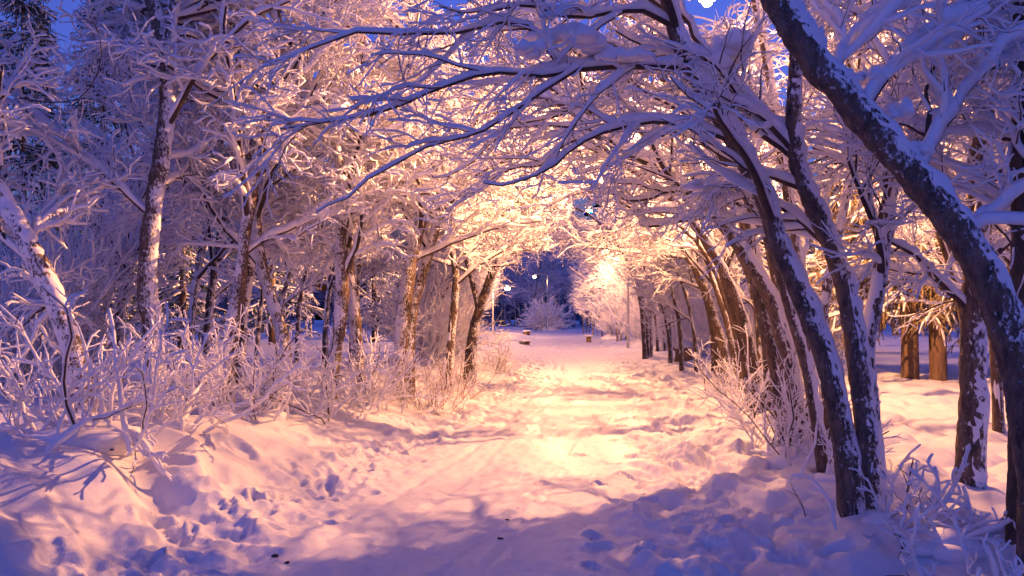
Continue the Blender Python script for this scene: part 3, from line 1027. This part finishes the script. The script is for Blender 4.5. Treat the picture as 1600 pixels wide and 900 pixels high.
# ------------------------------------------------------------------ bushes and shoots
def bush(name, label, cat, loc, n=16, h=1.0, spread=.9, thick=.022, kids=3, grand=2, r=.010, coat=.95, mound=.25, group=None, wander=.12, stem_mat=None, snowmat=None, up=.6):
    t = thing(name, label, cat, loc, group)
    loc = np.asarray(loc, float)
    az = rng.random(n) * 6.283
    el = rng.uniform(up * .65, 1.5, n)
    K = 8
    P = np.empty((n, K, 3))
    P[:, 0] = loc + np.stack([rng.normal(0, .17 * spread, n), rng.normal(0, .15 * spread, n), np.full(n, -.10)], -1)
    d = np.stack([np.cos(az) * np.cos(el) * spread, np.sin(az) * np.cos(el) * spread, np.sin(el)], -1)
    d = norm(d)
    L = 1.25 * h * rng.uniform(.5, 1.2, n)[:, None]
    for k in range(1, K):
        P[:, k] = P[:, k - 1] + d * L / (K - 1)
        d = norm(d + rng.normal(0, wander, (n, 3)) + np.array([0, 0, .015]))
    R = np.linspace(1, .5, K)[None] * rng.uniform(.7, 1.3, n)[:, None] * r
    lv = [(P, R)]
    if kids:
        lv.append(grow(P, R, kids, .2, .95, h * .42, .65, 6, .7, r, wander, .01, (0, 0, .1), rmin=.003))
    if grand:
        lv.append(grow(*lv[-1], grand, .2, 1, h * .2, .7, 4, .8, r, wander, 0, rmin=.003))
    mb, ms = Mesh(), Mesh()
    for k, (P, R) in enumerate(lv):
        cv = (rng.random(len(P)) < coat).astype(float)
        tubes(mb, P, R, 5)
        has = rng.random(len(P)) < coat + .05
        snow(ms, P[has], R[has], thick * (1, .85, .7)[k], thick * (.75, .68, .6)[k], cv[has], 7, .25)
    if mound:
        ms.add(*blob(loc + np.array([0, 0, -.02]), (mound * 1.5, mound * 1.4, mound * .55), under=1.6))
        for k in range(4):
            ms.add(*blob(loc + np.array([rng.normal(0, mound * .55), rng.normal(0, mound * .45), 0]), np.array([1.3, 1.3, .32]) * mound * rng.uniform(.4, .75), under=1.8))
    st = link("stems", mb.data("stems", stem_mat or M_TWIG, loc), t)
    link("snow_load", ms.data("snow_load", snowmat or M_SNOW, loc), st)
    return t

GU = "frosted bushes and shoots under the trees"
for px, d, n, h, sp, th, md, lb in [
    (135, 6.3, 26, 1.08, 1.15, .032, .25, "large thickly frosted bush with blunt snowy sticks at the left foreground"),
    (265, 7.4, 18, .85, 1.2, .028, .16, "low frosted bush reaching sideways, right of the large foreground bush"),
    (345, 8.6, 20, 1.0, .7, .022, .16, "bunch of upright frosted shoots at the foot of the slim pale tree"),
    (415, 9.2, 20, .95, .8, .021, .14, "bunch of frosted shoots between the two slim tilting trees"),
    (485, 9.8, 20, .95, .8, .020, .14, "bunch of frosted shoots left of the two crossing trunks"),
    (572, 11.2, 26, 1.0, .9, .022, .12, "bunch of tawny frosted shoots right of the two crossing trunks"),
    (235, 10.6, 16, .9, .9, .020, .15, "frosted bush in shade behind the dark upright trunk")]:
    bush("snowy_bush", lb, "bush", on_ground(px, d), n, h, sp, th * .8, 4, 3, .009, .88, md, GU, .24)
for px, d, n, h, lb in [(668, 12.2, 60, .80, "thicket of tawny dry stems with frost beside the twin bending trunks"),
                        (705, 14.6, 50, .75, "thicket of tawny frosted stems left of the golden forked trunk"),
                        (775, 21.5, 50, .8, "frosted tawny stems at the left path edge past the golden forked trunk"),
                        (600, 12.4, 40, .7, "dry frosted grass clump left of the twin bending trunks")]:
    bush("frosted_grass_clump", lb, "dry grass", on_ground(px, d), n, h, 1.0, .008, 2, 1, .005, .6, .12, GU, .16, M_GRASS)
for px, d, n, h, sp, th, md, lb in [
    (1262, 7.9, 16, .8, .6, .016, .16, "frosted shoots around the foot of the sweeping dark stems"),
    (1215, 8.6, 18, .7, .9, .015, .14, "frosted bush left of the foot of the sweeping dark stems"),
    (1395, 5.15, 14, .42, .9, .018, .10, "thin snowy shoots at the foot of the three-stemmed tree"),
    (1240, 7.7, 12, 1.0, .5, .013, .14, "upright frosted suckers crowding the foot of the sweeping dark stems"),
    (1165, 10.8, 16, 1.0, .7, .013, .14, "frosted suckers at the foot of the arching lit stems"),
    (1300, 6.6, 9, .7, .6, .012, .10, "thin frosted shoots left of the three-stemmed tree"),
    (1490, 4.7, 11, .55, 1.1, .030, .16, "sprawling frosted bush between the three-stemmed tree and the right edge"),
    (1545, 3.9, 9, .38, 1.2, .018, .12, "low twiggy frosted bush in the bottom right corner"),
    (1118, 14.2, 26, .9, 1.0, .014, .14, "spiky frosted bush left of the curved golden-brown trunks"),
    (1172, 12.5, 22, .8, .9, .014, .14, "frosted bush in front of the curved golden-brown trunks")]:
    bush("snowy_bush", lb, "bush", on_ground(px, d), n, h, sp, th, 3, 2, .008, .85, md, GU, .20)
bush("white_shrub", "big rounded white frosted shrub at the far left behind the leaning trunk", "shrub", on_ground(95, 14.5), 60, 2.9, .9, .020, 6, 4, .014, .95, .3, None, .14, up=1.2)
bush("white_shrub", "white frosted shrub with tawny stems cut by the left edge of the picture", "shrub", on_ground(5, 12.5), 40, 1.9, .9, .018, 6, 4, .012, .9, .3, None, .14, M_GRASS, up=1.0)
bush("frosted_thicket", "pale rounded thicket at the foot of the far lamp pole", "bush", on_ground(853, 99), 130, 3.0, 1.5, .05, 6, 4, .03, .95, 1.0, None, .12, up=.8)
bush("frosted_thicket", "rounded pale thicket under the frosted trees just past the small bench", "bush", on_ground(962, 52), 110, 2.0, 1.0, .022, 6, 4, .010, .95, .5, None, .14, up=.9)

GT = "tall frosted thickets behind the rows of trees"
for px, d, h, w, lb in [(665, 20, 2.2, .022, "tall lit thicket behind the twin bending trunks"),
                        (700, 23, 1.9, .022, "tall lit thicket left of the golden forked trunk"),
                        (1085, 27, 2.3, .020, "frosted thicket behind the stump on the right"),
                        (1040, 33, 2.3, .020, "frosted thicket in violet shade right of the path, behind leaning dark stems"),
                        (1000, 40, 2.4, .022, "frosted thicket right of the path beyond the middle lamp"),
                        (1160, 22, 2.0, .020, "frosted thicket right of the curved golden-brown trunks"),
                        (1290, 24, 1.8, .020, "frosted thicket across the snow behind the three-stemmed tree")]:
    bush("frosted_thicket", lb, "bush", on_ground(px, d), 55, h, 1.0, w, 6, 4, .009, .95, .3, GT, .15, up=1.0)

# ------------------------------------------------------------------ stump, log, benches, sticks
def stump(label, px, d, w=.32, h=.42):
    g = on_ground(px, d)
    t = thing("tree_stump", label, "stump", g)
    m = Mesh()
    m.add(*lathe(g, [(w * 1.25, -.1), (w * 1.08, .05), (w * .97, h * .4), (w * .95, h * .9), (w * .85, h), (0.001, h + .002)], 18))
    link("wood", m.data("wood", M_WOOD, g), t)
    m = Mesh()
    m.add(*blob(g + np.array([0, 0, h]), (w * 1.0, w * 1.0, .22)))
    link("snow_cap", m.data("snow_cap", M_SNOW, g), t)
stump("short stump capped with snow, under the frosted trees right of the path", 1068, 24.2, .26, .42)

def bench(label, px, d, L, H, rz, name="park_bench"):
    g = on_ground(px, d)
    t = thing(name, label, "bench", g)
    ca, sa = math.cos(rz), math.sin(rz)
    m = Mesh()
    for k in (-.12, 0, .12):
        box(m, g + np.array([-sa * k, ca * k, H]), (L, .105, .055), rz)
    link("seat", m.data("seat", M_WOOD, g), t)
    for k in (-1, 1):
        m = Mesh()
        box(m, g + np.array([ca * k * L * .40, sa * k * L * .40, H / 2 - .09]), (.10, .30, H - .03 + .12), rz)
        link("leg", m.data("leg", M_WOOD, g), t)
    m = Mesh()
    for k in np.linspace(-.36, .36, 5):
        m.add(*blob(g + np.array([ca * k * L, sa * k * L, H + .035]), (L * .17, .17, .07)))
    link("snow_cap", m.data("snow_cap", M_SNOW, g), t)
bench("small wooden bench with a snow-covered seat on the right edge of the path", 920, 50, 1.5, .33, 1.47)
bench("thick low log bench with a rounded snow top on the left edge of the path", 820, 43, 1.2, .17, 1.30, "log_bench")
bench("far snowy bench in the blue shade left of the path end", 823, 66, 1.3, .27, 1.3)
bench("pale bench in front of the thicket by the far lamp pole", 842, 93, .8, .5, 0)

def twig(label, pts, r, kids=0, name="dead_twig"):
    P = spline(pts, 12)[None]
    R = np.linspace(r, r * .4, 12)[None]
    m = Mesh()
    tubes(m, P, R, 6)
    if kids:
        tubes(m, *grow(P, R, kids, .3, .95, .22, .6, 6, .6, .004, .15), 5)
    o = link(name, m.data(name, M_TWIG, pts[0]))
    o.location = tuple(float(c) for c in pts[0])
    tag(o, label, "twig")
def stick(px, d, dx, h):
    g = on_ground(px, d)
    return [g - np.array([0, 0, .05]), g + np.array([dx * .4, .0, h * .5]), g + np.array([dx, .03, h])]
twig("thin dark dry stalk poking out of the snow at the far left", stick(10, 6.6, .19, .55), .005)
twig("bare dark twig arching low out of the snow at the bottom right", [on_ground(1328, 3.95), on_ground(1360, 3.9) + np.array([0, 0, .06]), on_ground(1410, 3.75) + np.array([0, 0, .02])], .004)
twig("bare twig beside the low bush in the bottom right corner", stick(1440, 3.9, -.06, .16), .004, 2)
twig("short bare twig sticking up left of the three-stemmed tree", stick(1262, 5.6, -.09, .22), .004, 2)
twig("dark wiry bare spray in front of the snowy branches at the top left", [at(30, 153, 6.5), at(80, 160, 6.5), at(130, 150, 6.5), at(158, 95, 6.5), at(150, 40, 6.5), at(122, 28, 6.5)], .007, 9)
for px, py, w in ((782, 842, .022), (792, 809, .016), (430, 868, .03), (448, 877, .02), (922, 842, .014)):
    d = 1.5 * FPX / (py - HOR)
    g = on_ground(px, d)
    m = Mesh()
    m.add(*blob(g + np.array([0, 0, .004]), (w, w * .5, w * .5), 8, 6))
    o = link("bark_chip", m.data("bark_chip", M_TWIG, g))
    o.location = tuple(g)
    tag(o, {782: "dark chip of bark lying lowest on the packed path", 792: "tiny dark chip of bark in the middle of the path", 430: "dark crumb of bark on the lit snow at the lower left of the path",
            448: "smaller dark crumb next to another on the lit snow at the lower left", 922: "tiny dark crumb on the shaded path right of the middle"}[px], "bark chip")
